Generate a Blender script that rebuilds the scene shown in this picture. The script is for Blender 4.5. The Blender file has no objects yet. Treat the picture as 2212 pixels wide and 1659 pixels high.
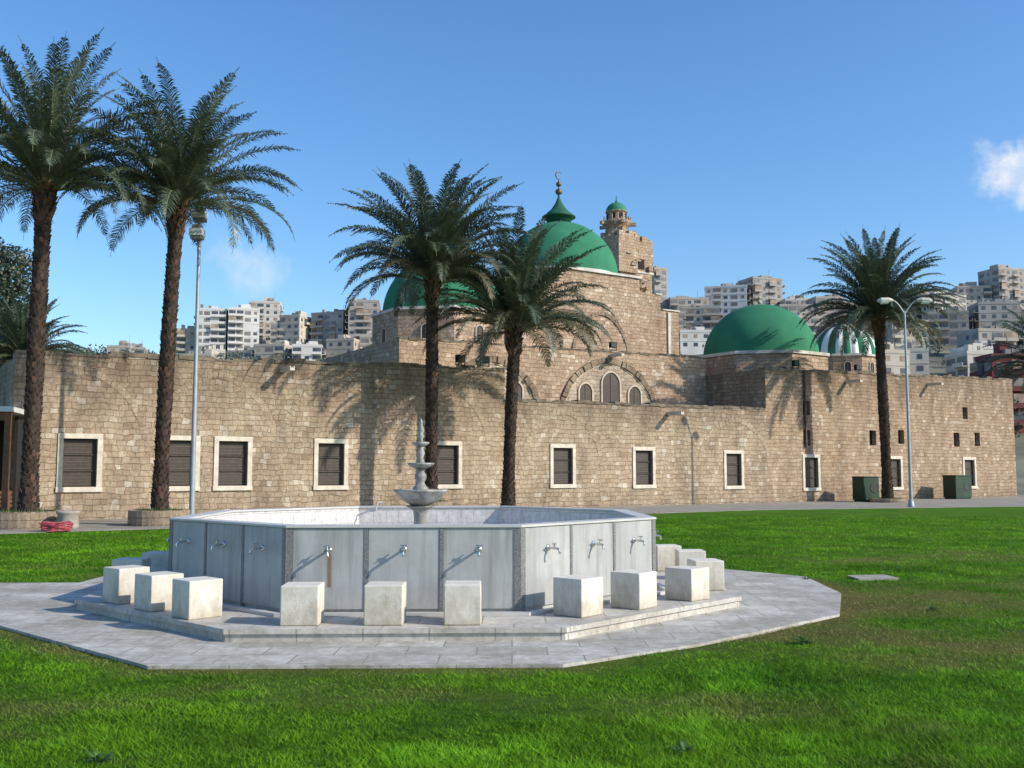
import bpy, math, random
import numpy as np
from mathutils import Vector, Matrix
random.seed(7); rng=np.random.default_rng(7)
S=bpy.context.scene; COL=S.collection
R=math.radians
# ---------------------------------------------------------------- helpers
class MB:
    def __init__(s): s.v=[];s.f=[];s.m=[];s.sm=[]
    def add(s,vs,fs,mat=0,smooth=False):
        o=len(s.v); s.v+= [tuple(p) for p in vs]
        for f in fs: s.f.append(tuple(i+o for i in f)); s.m.append(mat); s.sm.append(smooth)
    def quad(s,a,b,c,d,mat=0): s.add([a,b,c,d],[(0,1,2,3)],mat)
    def box(s,x0,x1,y0,y1,z0,z1,mat=0,M=None):
        vs=[Vector(p) for p in ((x0,y0,z0),(x1,y0,z0),(x1,y1,z0),(x0,y1,z0),(x0,y0,z1),(x1,y0,z1),(x1,y1,z1),(x0,y1,z1))]
        if M is not None: vs=[M@p for p in vs]
        s.add(vs,[(0,3,2,1),(4,5,6,7),(0,1,5,4),(1,2,6,5),(2,3,7,6),(3,0,4,7)],mat)
    def prism(s,poly,z0,z1,mat=0,mtop=None):
        n=len(poly)
        vs=[(x,y,z0) for x,y in poly]+[(x,y,z1) for x,y in poly]
        s.add(vs,[(i,(i+1)%n,(i+1)%n+n,i+n) for i in range(n)],mat)
        s.add(vs,[tuple(range(n,2*n))],mat if mtop is None else mtop)
        s.add(vs,[tuple(range(n-1,-1,-1))],mat)
    def lathe(s,prof,cx=0,cy=0,seg=32,mat=0,smooth=True,ph=0):
        vs=[]
        for r,z in prof:
            for i in range(seg):
                a=ph+2*math.pi*i/seg
                vs.append((cx+r*math.cos(a),cy+r*math.sin(a),z))
        o=len(s.v); s.v+=vs
        for j in range(len(prof)-1):
            for i in range(seg):
                k=(i+1)%seg
                s.f.append((o+j*seg+i,o+j*seg+k,o+(j+1)*seg+k,o+(j+1)*seg+i)); s.m.append(mat); s.sm.append(smooth)
        s.f.append(tuple(o+(len(prof)-1)*seg+i for i in range(seg))); s.m.append(mat); s.sm.append(False)
        s.f.append(tuple(o+i for i in range(seg-1,-1,-1))); s.m.append(mat); s.sm.append(False)
    def tube(s,p0,p1,r0,r1=None,seg=8,mat=0,smooth=True):
        p0=Vector(p0);p1=Vector(p1); r1=r0 if r1 is None else r1
        d=(p1-p0).normalized(); a=d.orthogonal().normalized(); b=d.cross(a)
        vs=[]
        for p,r in ((p0,r0),(p1,r1)):
            for i in range(seg):
                t=2*math.pi*i/seg; vs.append(p+(a*math.cos(t)+b*math.sin(t))*r)
        s.add(vs,[(i,(i+1)%seg,(i+1)%seg+seg,i+seg) for i in range(seg)],mat,smooth)
        s.add(vs,[tuple(range(seg-1,-1,-1)),tuple(range(seg,2*seg))],mat)
    def path(s,pts,r,seg=8,mat=0):
        for a,b in zip(pts,pts[1:]): s.tube(a,b,r,r,seg,mat)
    def obj(s,name,mats,loc=(0,0,0),rot=0,parent=None,bevel=0):
        me=bpy.data.meshes.new(name); me.from_pydata(s.v,[],s.f)
        for m in mats: me.materials.append(m)
        me.polygons.foreach_set("material_index",s.m); me.polygons.foreach_set("use_smooth",s.sm)
        n=len(me.loops); vi=np.empty(n,int); me.loops.foreach_get("vertex_index",vi)
        co=np.array(s.v,dtype=float)[vi]
        pn=np.empty(len(s.f)*3); me.polygons.foreach_get("normal",pn); pn=pn.reshape(-1,3)
        lt=np.empty(len(s.f),int); me.polygons.foreach_get("loop_total",lt)
        nn=np.repeat(pn,lt,axis=0)
        uv=np.empty((n,2)); flat=np.abs(nn[:,2])>.75
        tl=np.stack([-nn[:,1],nn[:,0]],1); l=np.linalg.norm(tl,axis=1)+1e-9; tl/=l[:,None]
        uv[:,0]=np.where(flat,co[:,0],co[:,0]*tl[:,0]+co[:,1]*tl[:,1]); uv[:,1]=np.where(flat,co[:,1],co[:,2])
        u=me.uv_layers.new(name="UVMap"); u.data.foreach_set("uv",uv.ravel())
        me.update()
        o=bpy.data.objects.new(name,me); COL.objects.link(o); o.location=loc; o.rotation_euler=(0,0,rot)
        if parent: o.parent=parent
        if bevel:
            b=o.modifiers.new("b",'BEVEL'); b.width=bevel; b.segments=2; b.limit_method='ANGLE'
        return o
def empty(name,loc,rot=0,parent=None):
    o=bpy.data.objects.new(name,None); COL.objects.link(o); o.location=loc; o.rotation_euler=(0,0,rot); o.empty_display_size=.3
    if parent:o.parent=parent
    return o
def tag(o,label,cat,group=None,kind=None):
    o["label"]=label; o["category"]=cat
    if group:o["group"]=group
    if kind:o["kind"]=kind
    return o
def dup(o,parent=None,loc=None,rot=None,scale=None):
    kids=[c for c in o.children]
    n=o.copy(); COL.objects.link(n)
    if parent is not None:n.parent=parent
    if loc is not None:n.location=loc
    if rot is not None:n.rotation_euler=(0,0,rot)
    if scale is not None:n.scale=(scale,)*3
    for c in kids: dup(c,n)
    return n
# ---------------------------------------------------------------- materials
def NT(name):
    m=bpy.data.materials.new(name); m.use_nodes=True; nt=m.node_tree
    return m,nt,nt.nodes["Principled BSDF"]
def N(nt,t,**k):
    n=nt.nodes.new(t)
    for a,b in k.items():
        if a in n.inputs: n.inputs[a].default_value=b
        else: setattr(n,a,b)
    return n
def c4(c): return (c[0],c[1],c[2],1)
def ramp(nt,fac,stops):
    r=nt.nodes.new("ShaderNodeValToRGB"); e=r.color_ramp.elements
    while len(e)<len(stops): e.new(.5)
    for i,(p,c) in enumerate(stops): e[i].position=p; e[i].color=c4(c)
    nt.links.new(fac,r.inputs[0]); return r.outputs[0]
def mix(nt,f,a,b,mode='MIX'):
    m=nt.nodes.new("ShaderNodeMix"); m.data_type='RGBA'; m.blend_type=mode
    for i,x in ((0,f),(6,a),(7,b)):
        if isinstance(x,(int,float)): m.inputs[i].default_value=x
        elif isinstance(x,tuple): m.inputs[i].default_value=c4(x)
        else: nt.links.new(x,m.inputs[i])
    return m.outputs[2]
def math_(nt,op,a,b=0.0,clamp=False):
    m=nt.nodes.new("ShaderNodeMath"); m.operation=op; m.use_clamp=clamp
    for i,x in ((0,a),(1,b)):
        if isinstance(x,(int,float)): m.inputs[i].default_value=x
        else: nt.links.new(x,m.inputs[i])
    return m.outputs[0]
def noise(nt,vec,scale,detail=4,rough=.55):
    n=nt.nodes.new("ShaderNodeTexNoise"); n.inputs["Scale"].default_value=scale; n.inputs["Detail"].default_value=detail; n.inputs["Roughness"].default_value=rough
    nt.links.new(vec,n.inputs["Vector"]); return n.outputs[0]
def vscale(nt,vec,s):
    m=nt.nodes.new("ShaderNodeMapping"); m.inputs["Scale"].default_value=s; nt.links.new(vec,m.inputs[0]); return m.outputs[0]
def bump(nt,p,h,strength=.4,dist=.02):
    b=nt.nodes.new("ShaderNodeBump"); b.inputs["Strength"].default_value=strength; b.inputs["Distance"].default_value=dist
    nt.links.new(h,b.inputs["Height"]); nt.links.new(b.outputs[0],p.inputs["Normal"])
def plain(name,c,rough=.7,var=.25,scale=3,metal=0,bmp=0,bscale=30,spec=.5):
    m,nt,p=NT(name); tc=N(nt,"ShaderNodeTexCoord")
    n=noise(nt,tc.outputs["Object"],scale,6)
    d=tuple(x*(1-var) for x in c); l=tuple(min(1,x*(1+var)) for x in c)
    nt.links.new(ramp(nt,n,[(.3,d),(.7,l)]),p.inputs["Base Color"])
    p.inputs["Roughness"].default_value=rough; p.inputs["Metallic"].default_value=metal; p.inputs["Specular IOR Level"].default_value=spec
    if bmp: bump(nt,p,noise(nt,tc.outputs["Object"],bscale,5),bmp)
    return m
def brick(name,cols,mortar,bw=.30,bh=.20,ms=.010,stain=(.11,.08,.055),stainamt=.7,bmp=1.0,topdark=None,fine=.8):
    m,nt,p=NT(name); uv=N(nt,"ShaderNodeTexCoord"); U=uv.outputs["UV"]; O=uv.outputs["Object"]
    nn=nt.nodes.new("ShaderNodeTexNoise"); nn.inputs["Scale"].default_value=1.9; nn.inputs["Detail"].default_value=5; nt.links.new(U,nn.inputs["Vector"])
    sub=N(nt,"ShaderNodeVectorMath",operation='MULTIPLY_ADD'); nt.links.new(nn.outputs[1],sub.inputs[0]); sub.inputs[1].default_value=(.34,.24,0); nt.links.new(U,sub.inputs[2])
    V=sub.outputs[0]
    def B(c1,c2,mo,msz,smooth=.5):
        b=nt.nodes.new("ShaderNodeTexBrick"); nt.links.new(V,b.inputs["Vector"])
        b.inputs["Color1"].default_value=c4(c1); b.inputs["Color2"].default_value=c4(c2); b.inputs["Mortar"].default_value=c4(mo)
        b.inputs["Scale"].default_value=1; b.inputs["Mortar Size"].default_value=msz; b.inputs["Mortar Smooth"].default_value=smooth
        b.inputs["Brick Width"].default_value=bw; b.inputs["Row Height"].default_value=bh; b.offset=.43; b.squash=.72; b.squash_frequency=3
        return b
    k=B((0,0,0),(1,1,1),(.5,.5,.5),0)
    col=ramp(nt,k.outputs[0],[(i/(len(cols)-1)*.99,c) for i,c in enumerate(cols)])
    m1=B((0,0,0),(0,0,0),(1,1,1),ms)
    fn=noise(nt,O,9,8,.8); md=noise(nt,O,2.3,6,.65)
    col=mix(nt,fine,col,ramp(nt,fn,[(.32,(.50,.48,.46)),(.68,(1.30,1.29,1.28))]),'MULTIPLY')
    col=mix(nt,.6,col,ramp(nt,md,[(.34,(.68,.65,.62)),(.64,(1.18,1.18,1.16))]),'MULTIPLY')
    mf=math_(nt,'MULTIPLY',m1.outputs[1],ramp(nt,noise(nt,O,3,4),[(.35,(.2,)*3),(.62,(.85,)*3)]))
    col=mix(nt,mf,col,mortar)
    st=noise(nt,vscale(nt,O,(.45,.45,.15)),1.9,9,.7)
    sf=ramp(nt,st,[(.46,(0,0,0)),(.68,(stainamt,)*3)])
    col=mix(nt,sf,col,mix(nt,.75,col,stain,'MIX'))
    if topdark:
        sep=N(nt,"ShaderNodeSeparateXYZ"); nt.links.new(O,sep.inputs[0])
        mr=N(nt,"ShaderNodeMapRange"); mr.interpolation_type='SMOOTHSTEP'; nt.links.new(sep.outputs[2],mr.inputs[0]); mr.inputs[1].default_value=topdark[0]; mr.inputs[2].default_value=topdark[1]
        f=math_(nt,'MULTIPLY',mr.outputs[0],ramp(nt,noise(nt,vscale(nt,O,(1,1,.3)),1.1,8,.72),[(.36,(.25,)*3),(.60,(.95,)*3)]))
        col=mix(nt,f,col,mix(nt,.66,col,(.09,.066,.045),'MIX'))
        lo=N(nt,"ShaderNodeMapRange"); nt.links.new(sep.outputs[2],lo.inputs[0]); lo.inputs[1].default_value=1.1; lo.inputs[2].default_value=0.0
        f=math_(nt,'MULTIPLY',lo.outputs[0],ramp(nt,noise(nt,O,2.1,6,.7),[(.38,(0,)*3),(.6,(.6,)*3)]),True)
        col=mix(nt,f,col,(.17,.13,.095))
    nt.links.new(col,p.inputs["Base Color"]); p.inputs["Roughness"].default_value=.93; p.inputs["Specular IOR Level"].default_value=.15
    h=math_(nt,'ADD',math_(nt,'MULTIPLY',fn,1.2),math_(nt,'MULTIPLY',k.outputs[0],.6)); h=math_(nt,'SUBTRACT',h,m1.outputs[1])
    bump(nt,p,h,bmp,.03)
    return m
SC=[(c[0]*1.08,c[1]*1.07,c[2]*1.05) for c in [(.34,.255,.18),(.41,.315,.225),(.43,.335,.24),(.445,.35,.255),(.42,.325,.235),(.455,.36,.265),(.44,.345,.25),(.46,.365,.265),(.48,.39,.29),(.60,.53,.44)]]
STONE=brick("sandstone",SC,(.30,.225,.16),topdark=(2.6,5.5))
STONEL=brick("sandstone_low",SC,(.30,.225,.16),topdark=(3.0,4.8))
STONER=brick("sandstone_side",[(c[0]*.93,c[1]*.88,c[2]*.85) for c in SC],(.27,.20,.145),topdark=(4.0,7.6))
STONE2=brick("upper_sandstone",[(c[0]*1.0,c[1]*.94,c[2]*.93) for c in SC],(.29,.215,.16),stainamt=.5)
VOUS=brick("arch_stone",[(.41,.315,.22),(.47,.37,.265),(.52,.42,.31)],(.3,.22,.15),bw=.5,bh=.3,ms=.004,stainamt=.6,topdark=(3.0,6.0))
COPING=plain("weathered_coping",(.15,.12,.085),.95,.7,2.2,bmp=.6,bscale=12)
PLASTER=brick("tympanum_stone",[(.42,.34,.25),(.48,.395,.30),(.53,.45,.35)],(.34,.26,.18),stainamt=.4)
BEIGE=plain("beige_plaster",(.50,.43,.33),.9,.2,4)
FRAME=plain("pale_limestone",(.60,.53,.43),.85,.2,4,bmp=.2)
WHITE=plain("whitewash",(.55,.51,.44),.85,.32,1.6,bmp=.15,bscale=14)
ROOF=plain("flat_roof_screed",(.33,.29,.24),.9,.25,1)
SHUT=plain("brown_shutter",(.050,.036,.026),.6,.3,8)
SLAT=plain("shutter_slats",(.085,.066,.048),.6,.3,6)
BLACK=plain("dark_void",(.012,.01,.009),.9,.2,4)
GREEN=plain("green_dome_paint",(.040,.185,.10),.9,.14,.8,bmp=.08,bscale=5,spec=.15)
GREEND=plain("dark_green_metal",(.022,.10,.06),.7,.2,2,spec=.25)
DWHITE=plain("dome_white_paint",(.76,.78,.72),.8,.08,1.5)
BRONZE=plain("bronze",(.16,.12,.06),.5,.3,5,metal=.5)
PIPE=plain("rusty_pipe",(.10,.055,.035),.7,.4,4)
METAL=plain("galvanised_steel",(.33,.36,.38),.5,.15,3,metal=.3)
CHROME=plain("chrome",(.62,.62,.60),.22,.1,9,metal=1)
LAMPG=plain("lamp_glass",(.6,.62,.6),.3,.1,2)
CABG=plain("green_cabinet_paint",(.006,.036,.016),.6,.3,2)
GREY=plain("grey_plastic",(.18,.19,.18),.6,.2,5)
DGREY=plain("dark_grey_grille",(.03,.045,.035),.7,.3,9)
WOOD=plain("wood",(.16,.07,.03),.7,.35,6)
HOSE=plain("pink_hose",(.42,.07,.09),.5,.2,6)
RED=plain("red_render",(.14,.03,.028),.85,.2,.2)
CONC=plain("concrete_stool_stone",(.32,.29,.24),.9,.25,4,bmp=.25,bscale=22)
def stool_mat():
    m,nt,p=NT("worn_white_stone"); tc=N(nt,"ShaderNodeTexCoord"); O=tc.outputs["Object"]
    oi=N(nt,"ShaderNodeObjectInfo"); va=N(nt,"ShaderNodeVectorMath",operation='ADD'); nt.links.new(O,va.inputs[0]); 
    cb=N(nt,"ShaderNodeCombineXYZ"); nt.links.new(math_(nt,'MULTIPLY',oi.outputs["Random"],37.0),cb.inputs[0]); nt.links.new(cb.outputs[0],va.inputs[1]); Q=va.outputs[0]
    base=ramp(nt,noise(nt,Q,6,9,.7),[(.3,(.56,.51,.42)),(.55,(.70,.65,.56)),(.8,(.75,.71,.63))])
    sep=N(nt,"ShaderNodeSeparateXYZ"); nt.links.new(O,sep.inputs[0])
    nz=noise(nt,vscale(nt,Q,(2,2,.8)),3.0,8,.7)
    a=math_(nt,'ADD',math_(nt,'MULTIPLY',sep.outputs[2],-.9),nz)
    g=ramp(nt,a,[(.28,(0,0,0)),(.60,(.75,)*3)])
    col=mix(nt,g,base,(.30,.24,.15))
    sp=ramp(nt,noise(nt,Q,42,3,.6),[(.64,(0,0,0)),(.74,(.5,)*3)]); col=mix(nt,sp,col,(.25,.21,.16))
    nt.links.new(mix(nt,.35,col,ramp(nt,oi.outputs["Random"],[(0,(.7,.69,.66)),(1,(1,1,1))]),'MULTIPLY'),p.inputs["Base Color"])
    p.inputs["Roughness"].default_value=.85; bump(nt,p,noise(nt,Q,26,6,.75),.4,.012); return m
STOOL=stool_mat()
def marble(name,c,vein,rough=.45,sc=2.2,amt=.8,streak=0):
    m,nt,p=NT(name); tc=N(nt,"ShaderNodeTexCoord"); O=tc.outputs["Object"]
    oi=N(nt,"ShaderNodeObjectInfo"); va=N(nt,"ShaderNodeVectorMath",operation='ADD'); nt.links.new(O,va.inputs[0])
    cb=N(nt,"ShaderNodeCombineXYZ"); nt.links.new(math_(nt,'MULTIPLY',oi.outputs["Random"],53.0),cb.inputs[0]); nt.links.new(cb.outputs[0],va.inputs[1]); Q=va.outputs[0]
    n1=noise(nt,Q,sc,10,.72)
    w=N(nt,"ShaderNodeTexNoise"); w.inputs["Scale"].default_value=sc*.9; w.inputs["Detail"].default_value=8; w.inputs["Distortion"].default_value=.8; nt.links.new(vscale(nt,Q,(1,1,.55)),w.inputs["Vector"])
    col=ramp(nt,n1,[(.3,tuple(x*.66 for x in c)),(.7,c)])
    f=ramp(nt,w.outputs[0],[(.40,(0,0,0)),(.5,(amt,)*3),(.60,(0,0,0)),(.72,(amt*.7,)*3)])
    col=mix(nt,f,col,vein)
    if streak:
        s=ramp(nt,noise(nt,vscale(nt,Q,(9,9,.7)),1,6,.6),[(.47,(0,0,0)),(.70,(streak,)*3)]); col=mix(nt,s,col,(.17,.16,.14))
    nt.links.new(col,p.inputs["Base Color"]); p.inputs["Roughness"].default_value=rough; return m
MARB=marble("grey_white_marble",(.50,.50,.48),(.34,.345,.34),.5,1.6,.6,.55)
MARBW=marble("white_marble",(.60,.59,.55),(.48,.47,.44),.5,1.6,.5)
m,nt,p=NT("speckled_granite"); tc=N(nt,"ShaderNodeTexCoord"); vo=N(nt,"ShaderNodeTexVoronoi"); vo.inputs["Scale"].default_value=170; nt.links.new(tc.outputs["Object"],vo.inputs["Vector"])
nt.links.new(ramp(nt,vo.outputs["Color"],[(.2,(.09,.09,.09)),(.5,(.17,.165,.16)),(.8,(.28,.27,.25))]),p.inputs["Base Color"]); p.inputs["Roughness"].default_value=.5; GRAN=m
def paver(name,c,bw,bh,mort,rough=.75,var=.25,dirt=(.25,.22,.17),damt=.8):
    m,nt,p=NT(name); tc=N(nt,"ShaderNodeTexCoord")
    b=N(nt,"ShaderNodeTexBrick"); nt.links.new(tc.outputs["UV"],b.inputs["Vector"]); b.offset=.5
    b.inputs["Color1"].default_value=c4(tuple(x*(1-var) for x in c)); b.inputs["Color2"].default_value=c4(c); b.inputs["Mortar"].default_value=c4(mort); b.inputs["Scale"].default_value=1
    b.inputs["Mortar Size"].default_value=.007; b.inputs["Brick Width"].default_value=bw; b.inputs["Row Height"].default_value=bh
    n=noise(nt,tc.outputs["Object"],1.2,11,.75); f=ramp(nt,n,[(.42,(0,0,0)),(.60,(damt,)*3)])
    n2=noise(nt,tc.outputs["Object"],14,6,.7)
    col=mix(nt,f,b.outputs[0],dirt); col=mix(nt,.75,col,ramp(nt,n2,[(.3,(.55,.55,.55)),(.65,(1.1,1.1,1.1))]),'MULTIPLY')
    nt.links.new(col,p.inputs["Base Color"]); p.inputs["Roughness"].default_value=rough; bump(nt,p,b.outputs[1],-.4,.01); return m
PAVE=paver("worn_marble_paving",(.60,.565,.50),.62,.40,(.24,.21,.16),dirt=(.30,.27,.21),damt=.85)
TILE=paver("basin_tiles",(.70,.66,.63),.2,.2,(.42,.39,.37),.35,.06,(.58,.54,.50))
PATHM=paver("path_stone",(.36,.33,.28),.9,.6,(.18,.16,.13),.9,.2,(.22,.2,.16))
def leafmat(name,c1,c2,tr=.25,rough=.5,sc=2.3):
    m,nt,p=NT(name); tc=N(nt,"ShaderNodeTexCoord")
    col=ramp(nt,noise(nt,tc.outputs["Object"],sc,5,.7),[(.32,c1),(.68,c2)])
    nt.links.new(col,p.inputs["Base Color"]); p.inputs["Roughness"].default_value=rough
    t=N(nt,"ShaderNodeBsdfTranslucent"); nt.links.new(col,t.inputs[0]); mx=N(nt,"ShaderNodeMixShader"); mx.inputs[0].default_value=tr
    out=nt.nodes["Material Output"]; nt.links.new(p.outputs[0],mx.inputs[1]); nt.links.new(t.outputs[0],mx.inputs[2]); nt.links.new(mx.outputs[0],out.inputs[0]); return m
FROND=leafmat("palm_leaf",(.045,.068,.04),(.125,.155,.095),.15,.4)
FRONDY=leafmat("palm_leaf_old",(.10,.10,.05),(.19,.17,.10),.2,.5)
RACH=plain("palm_rachis",(.15,.15,.07),.6,.3,3)
TRUNK=plain("palm_trunk_bark",(.065,.046,.036),.95,.55,5,bmp=.8,bscale=25,spec=.15)
BOOT=plain("palm_leaf_bases",(.105,.055,.035),.9,.5,4,bmp=.6,bscale=20)
LEAFD=leafmat("dark_conifer_leaf",(.012,.025,.012),(.04,.065,.03),.1)
LEAFG=leafmat("bush_leaf",(.03,.09,.012),(.08,.17,.03),.25)
LEAFH=leafmat("hill_tree_leaf",(.03,.05,.03),(.075,.10,.06),.1,.5,.2)
# ---------------------------------------------------------------- camera, light, sky
cam=bpy.data.cameras.new("camera"); co=bpy.data.objects.new("camera",cam); COL.objects.link(co); S.camera=co
cam.sensor_width=36; cam.lens=35.0; cam.clip_end=6000; cam.clip_start=.1
CAMZ=1.62; co.location=(0,0,CAMZ); co.rotation_euler=(R(90+5.01),0,0)
sunv=Vector((.94*math.cos(R(30)),-.34*math.cos(R(30)),math.sin(R(30)))).normalized()
sl=bpy.data.lights.new("sun",'SUN'); sl.energy=5.0; sl.angle=R(.5); sl.color=(1,.93,.81)
so=bpy.data.objects.new("sun",sl); COL.objects.link(so); so.rotation_euler=sunv.to_track_quat('Z','Y').to_euler(); so.location=(20,-10,30)
w=bpy.data.worlds.new("World"); S.world=w; w.use_nodes=True; nt=w.node_tree; bg=nt.nodes["Background"]
sky=N(nt,"ShaderNodeTexSky"); sky.sky_type='NISHITA'; sky.sun_disc=False; sky.sun_elevation=R(30); sky.sun_rotation=R(110); sky.air_density=1.1; sky.dust_density=.8; sky.ozone_density=2.8
hs=N(nt,"ShaderNodeHueSaturation"); hs.inputs["Saturation"].default_value=1.18; nt.links.new(sky.outputs[0],hs.inputs["Color"])
tc=N(nt,"ShaderNodeTexCoord")
col=mix(nt,1.0,hs.outputs[0],(1.08,1.22,1.36),'MULTIPLY')
cnz=N(nt,"ShaderNodeTexNoise"); cnz.inputs["Scale"].default_value=24; cnz.inputs["Detail"].default_value=9; cnz.inputs["Roughness"].default_value=.62; nt.links.new(tc.outputs["Generated"],cnz.inputs["Vector"])
cn=N(nt,"ShaderNodeVectorMath",operation='MULTIPLY_ADD'); nt.links.new(cnz.outputs[1],cn.inputs[0]); cn.inputs[1].default_value=(.07,.07,.07); nt.links.new(tc.outputs["Generated"],cn.inputs[2])
wisp=ramp(nt,noise(nt,tc.outputs["Generated"],60,6,.6),[(.35,(.55,)*3),(.62,(1,)*3)])
for c,rad,amt,stretch in (((.434,.861,.264),.036,.9,(1,1,1.25)),((.46,.853,.250),.026,.8,(1,1,1.2)),((-.247,.95,.191),.033,.36,(1,1,1)),((-.268,.942,.205),.028,.24,(1,1,1.2))):
    d=N(nt,"ShaderNodeVectorMath",operation='SUBTRACT'); nt.links.new(cn.outputs[0],d.inputs[0]); d.inputs[1].default_value=tuple(x+.035 for x in c)
    l=N(nt,"ShaderNodeVectorMath",operation='MULTIPLY'); nt.links.new(d.outputs[0],l.inputs[0]); l.inputs[1].default_value=stretch
    ln=N(nt,"ShaderNodeVectorMath",operation='LENGTH'); nt.links.new(l.outputs[0],ln.inputs[0])
    mr=N(nt,"ShaderNodeMapRange"); mr.interpolation_type='SMOOTHSTEP'; nt.links.new(ln.outputs["Value"],mr.inputs[0])
    mr.inputs[1].default_value=rad*.15; mr.inputs[2].default_value=rad*1.05; mr.inputs[3].default_value=amt; mr.inputs[4].default_value=0
    col=mix(nt,math_(nt,'MULTIPLY',mr.outputs[0],wisp),col,(6.4,6.5,6.7))
nt.links.new(col,bg.inputs[0]); bg.inputs[1].default_value=.15
S.view_settings.view_transform='Standard'; S.view_settings.look='None'; S.view_settings.exposure=0
# ---------------------------------------------------------------- noise for lawn
def vnoise(x,y,seed=0):
    xi=np.floor(x).astype(np.int64); yi=np.floor(y).astype(np.int64); fx=x-xi; fy=y-yi; fx=fx*fx*(3-2*fx); fy=fy*fy*(3-2*fy)
    def h(a,b):
        n=(a*374761393+b*668265263+seed*974711)&0x7fffffff; n=((n^(n>>13))*1274126177)&0x7fffffff; return ((n^(n>>16))&0xffff)/65535.
    return (h(xi,yi)*(1-fx)+h(xi+1,yi)*fx)*(1-fy)+(h(xi,yi+1)*(1-fx)+h(xi+1,yi+1)*fx)*fy
def fbm(x,y,seed=0): return .5*vnoise(x,y,seed)+.27*vnoise(x*2.1,y*2.1,seed+1)+.15*vnoise(x*4.3,y*4.3,seed+2)+.08*vnoise(x*9,y*9,seed+3)
FC=(-1.22,13.35); FR=R(2)
PAVP=[(-2.98,8.32),(.42,8.38),(1.68,9.33),(3.65,11.28),(4.3,13.2),(4.44,15.25),(3.57,16.3),(1,18.2),(-3.3,18.2),(-6.2,15.5),(-6.2,11.3)]
def polydist(x,y,P=PAVP):
    d=np.full_like(x,-1e9); n=len(P)
    for i in range(n):
        a,b=P[i],P[(i+1)%n]; nx,ny=b[1]-a[1],a[0]-b[0]; l=math.hypot(nx,ny); d=np.maximum(d,((x-a[0])*nx+(y-a[1])*ny)/l)
    return d
def drymask(x,y):
    g=lambda cx,cy,sx,sy:np.exp(-((x-cx)/sx)**2-((y-cy)/sy)**2)
    od=polydist(x,y)
    base=.9*g(6,13,3.0,2.4)+.75*g(4.2,9.5,2.0,1.1)+.7*np.exp(-(od/.3)**2)+.45*g(-1,7.4,3.5,.45)+.45*g(8,19,6,1.6)+.3*g(-6,17,3,2)+.3*g(2.5,6.6,1.6,.6)
    return np.clip(base*(.5+1.0*fbm(x*1.6,y*1.6,5))+ (fbm(x*.9,y*1.3,3)-.55)*1.6,0,1)
def ATT(nt,n): a=N(nt,"ShaderNodeAttribute"); a.attribute_name=n; return a
mb=MB(); mb.quad((-2500,-300,-.02),(2500,-300,-.02),(2500,4000,-.02),(-2500,4000,-.02))
g=mb.obj("ground",[plain("far_ground",(.14,.13,.08),.95,.3,.05)]); tag(g,"dusty ground stretching away around the mosque","ground",kind="structure")
xs=np.arange(-42,62.01,.25); ys=np.arange(-2,50.01,.25); X,Y=np.meshgrid(xs,ys); nx,ny=len(xs),len(ys)
Z=(fbm(X*.8,Y*.8,9)-.5)*.03
V=np.stack([X,Y,Z],-1).reshape(-1,3); i=np.arange(nx*ny).reshape(ny,nx)
F=np.stack([i[:-1,:-1],i[:-1,1:],i[1:,1:],i[1:,:-1]],-1).reshape(-1,4)
me=bpy.data.meshes.new("lawn"); me.from_pydata(V.tolist(),[],F.tolist())
at=me.attributes.new("dry",'FLOAT','POINT'); at.data.foreach_set("value",drymask(V[:,0],V[:,1]).astype(np.float32))
m,nt,p=NT("lawn_turf"); tc=N(nt,"ShaderNodeTexCoord"); O=tc.outputs["Object"]
gcol=ramp(nt,noise(nt,O,9,8,.75),[(.3,(.022,.07,.004)),(.5,(.07,.19,.008)),(.72,(.135,.29,.015))])
dcol=ramp(nt,noise(nt,O,12,8,.75),[(.3,(.08,.085,.02)),(.7,(.24,.21,.07))])
big=ramp(nt,noise(nt,O,.8,6,.6),[(.3,(.65,.7,.65)),(.7,(1.2,1.15,1.0))])
nt.links.new(mix(nt,1,mix(nt,ATT(nt,"dry").outputs["Fac"],gcol,dcol),big,'MULTIPLY'),p.inputs["Base Color"]); p.inputs["Roughness"].default_value=.95; p.inputs["Specular IOR Level"].default_value=.1
bump(nt,p,noise(nt,O,16,8,.8),1,.08)
me.materials.append(m); lawn=bpy.data.objects.new("lawn",me); COL.objects.link(lawn); tag(lawn,"green lawn with dry brownish patches around the fountain","grass",kind="structure")
NB=540000
r=rng.random(NB); yy=4.6*(36/4.6)**r; xx=(rng.random(NB)*2-1)*.72*yy
od=polydist(xx,yy); dr=drymask(xx,yy)
tt=-.5547*xx+.832*(yy-42.7)
keep=(od>-.05+(fbm(xx*3,yy*3,77)-.5)*.3)&(tt<-6.9)&~((xx<-5.6)&(yy>11.2)&(yy<14.5)); keep&=rng.random(NB)>dr*.6
xx,yy,dr=xx[keep],yy[keep],dr[keep]; n=len(xx)
cl=fbm(xx*2.6,yy*2.6,21); cl2=fbm(xx*.8,yy*1.1,41); cl3=fbm(xx*6,yy*6,61)
hgt=(.010+.045*np.clip(cl-.3,0,1)+.05*np.clip(cl2-.5,0,1)+.06*np.clip(cl3-.5,0,1)+.010*rng.random(n))*(1-.5*dr)*(1+.2*(yy>12)); hgt*=np.where(rng.random(n)<.008,1.9,1)
wd=.0024*(yy/6)**.9+.0013; az=rng.random(n)*2*np.pi; ln=hgt*(.5+1.3*rng.random(n)); la=rng.random(n)*2*np.pi
b0=np.stack([xx-np.cos(az)*wd,yy-np.sin(az)*wd,np.zeros(n)],1); b1=np.stack([xx+np.cos(az)*wd,yy+np.sin(az)*wd,np.zeros(n)],1)
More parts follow.
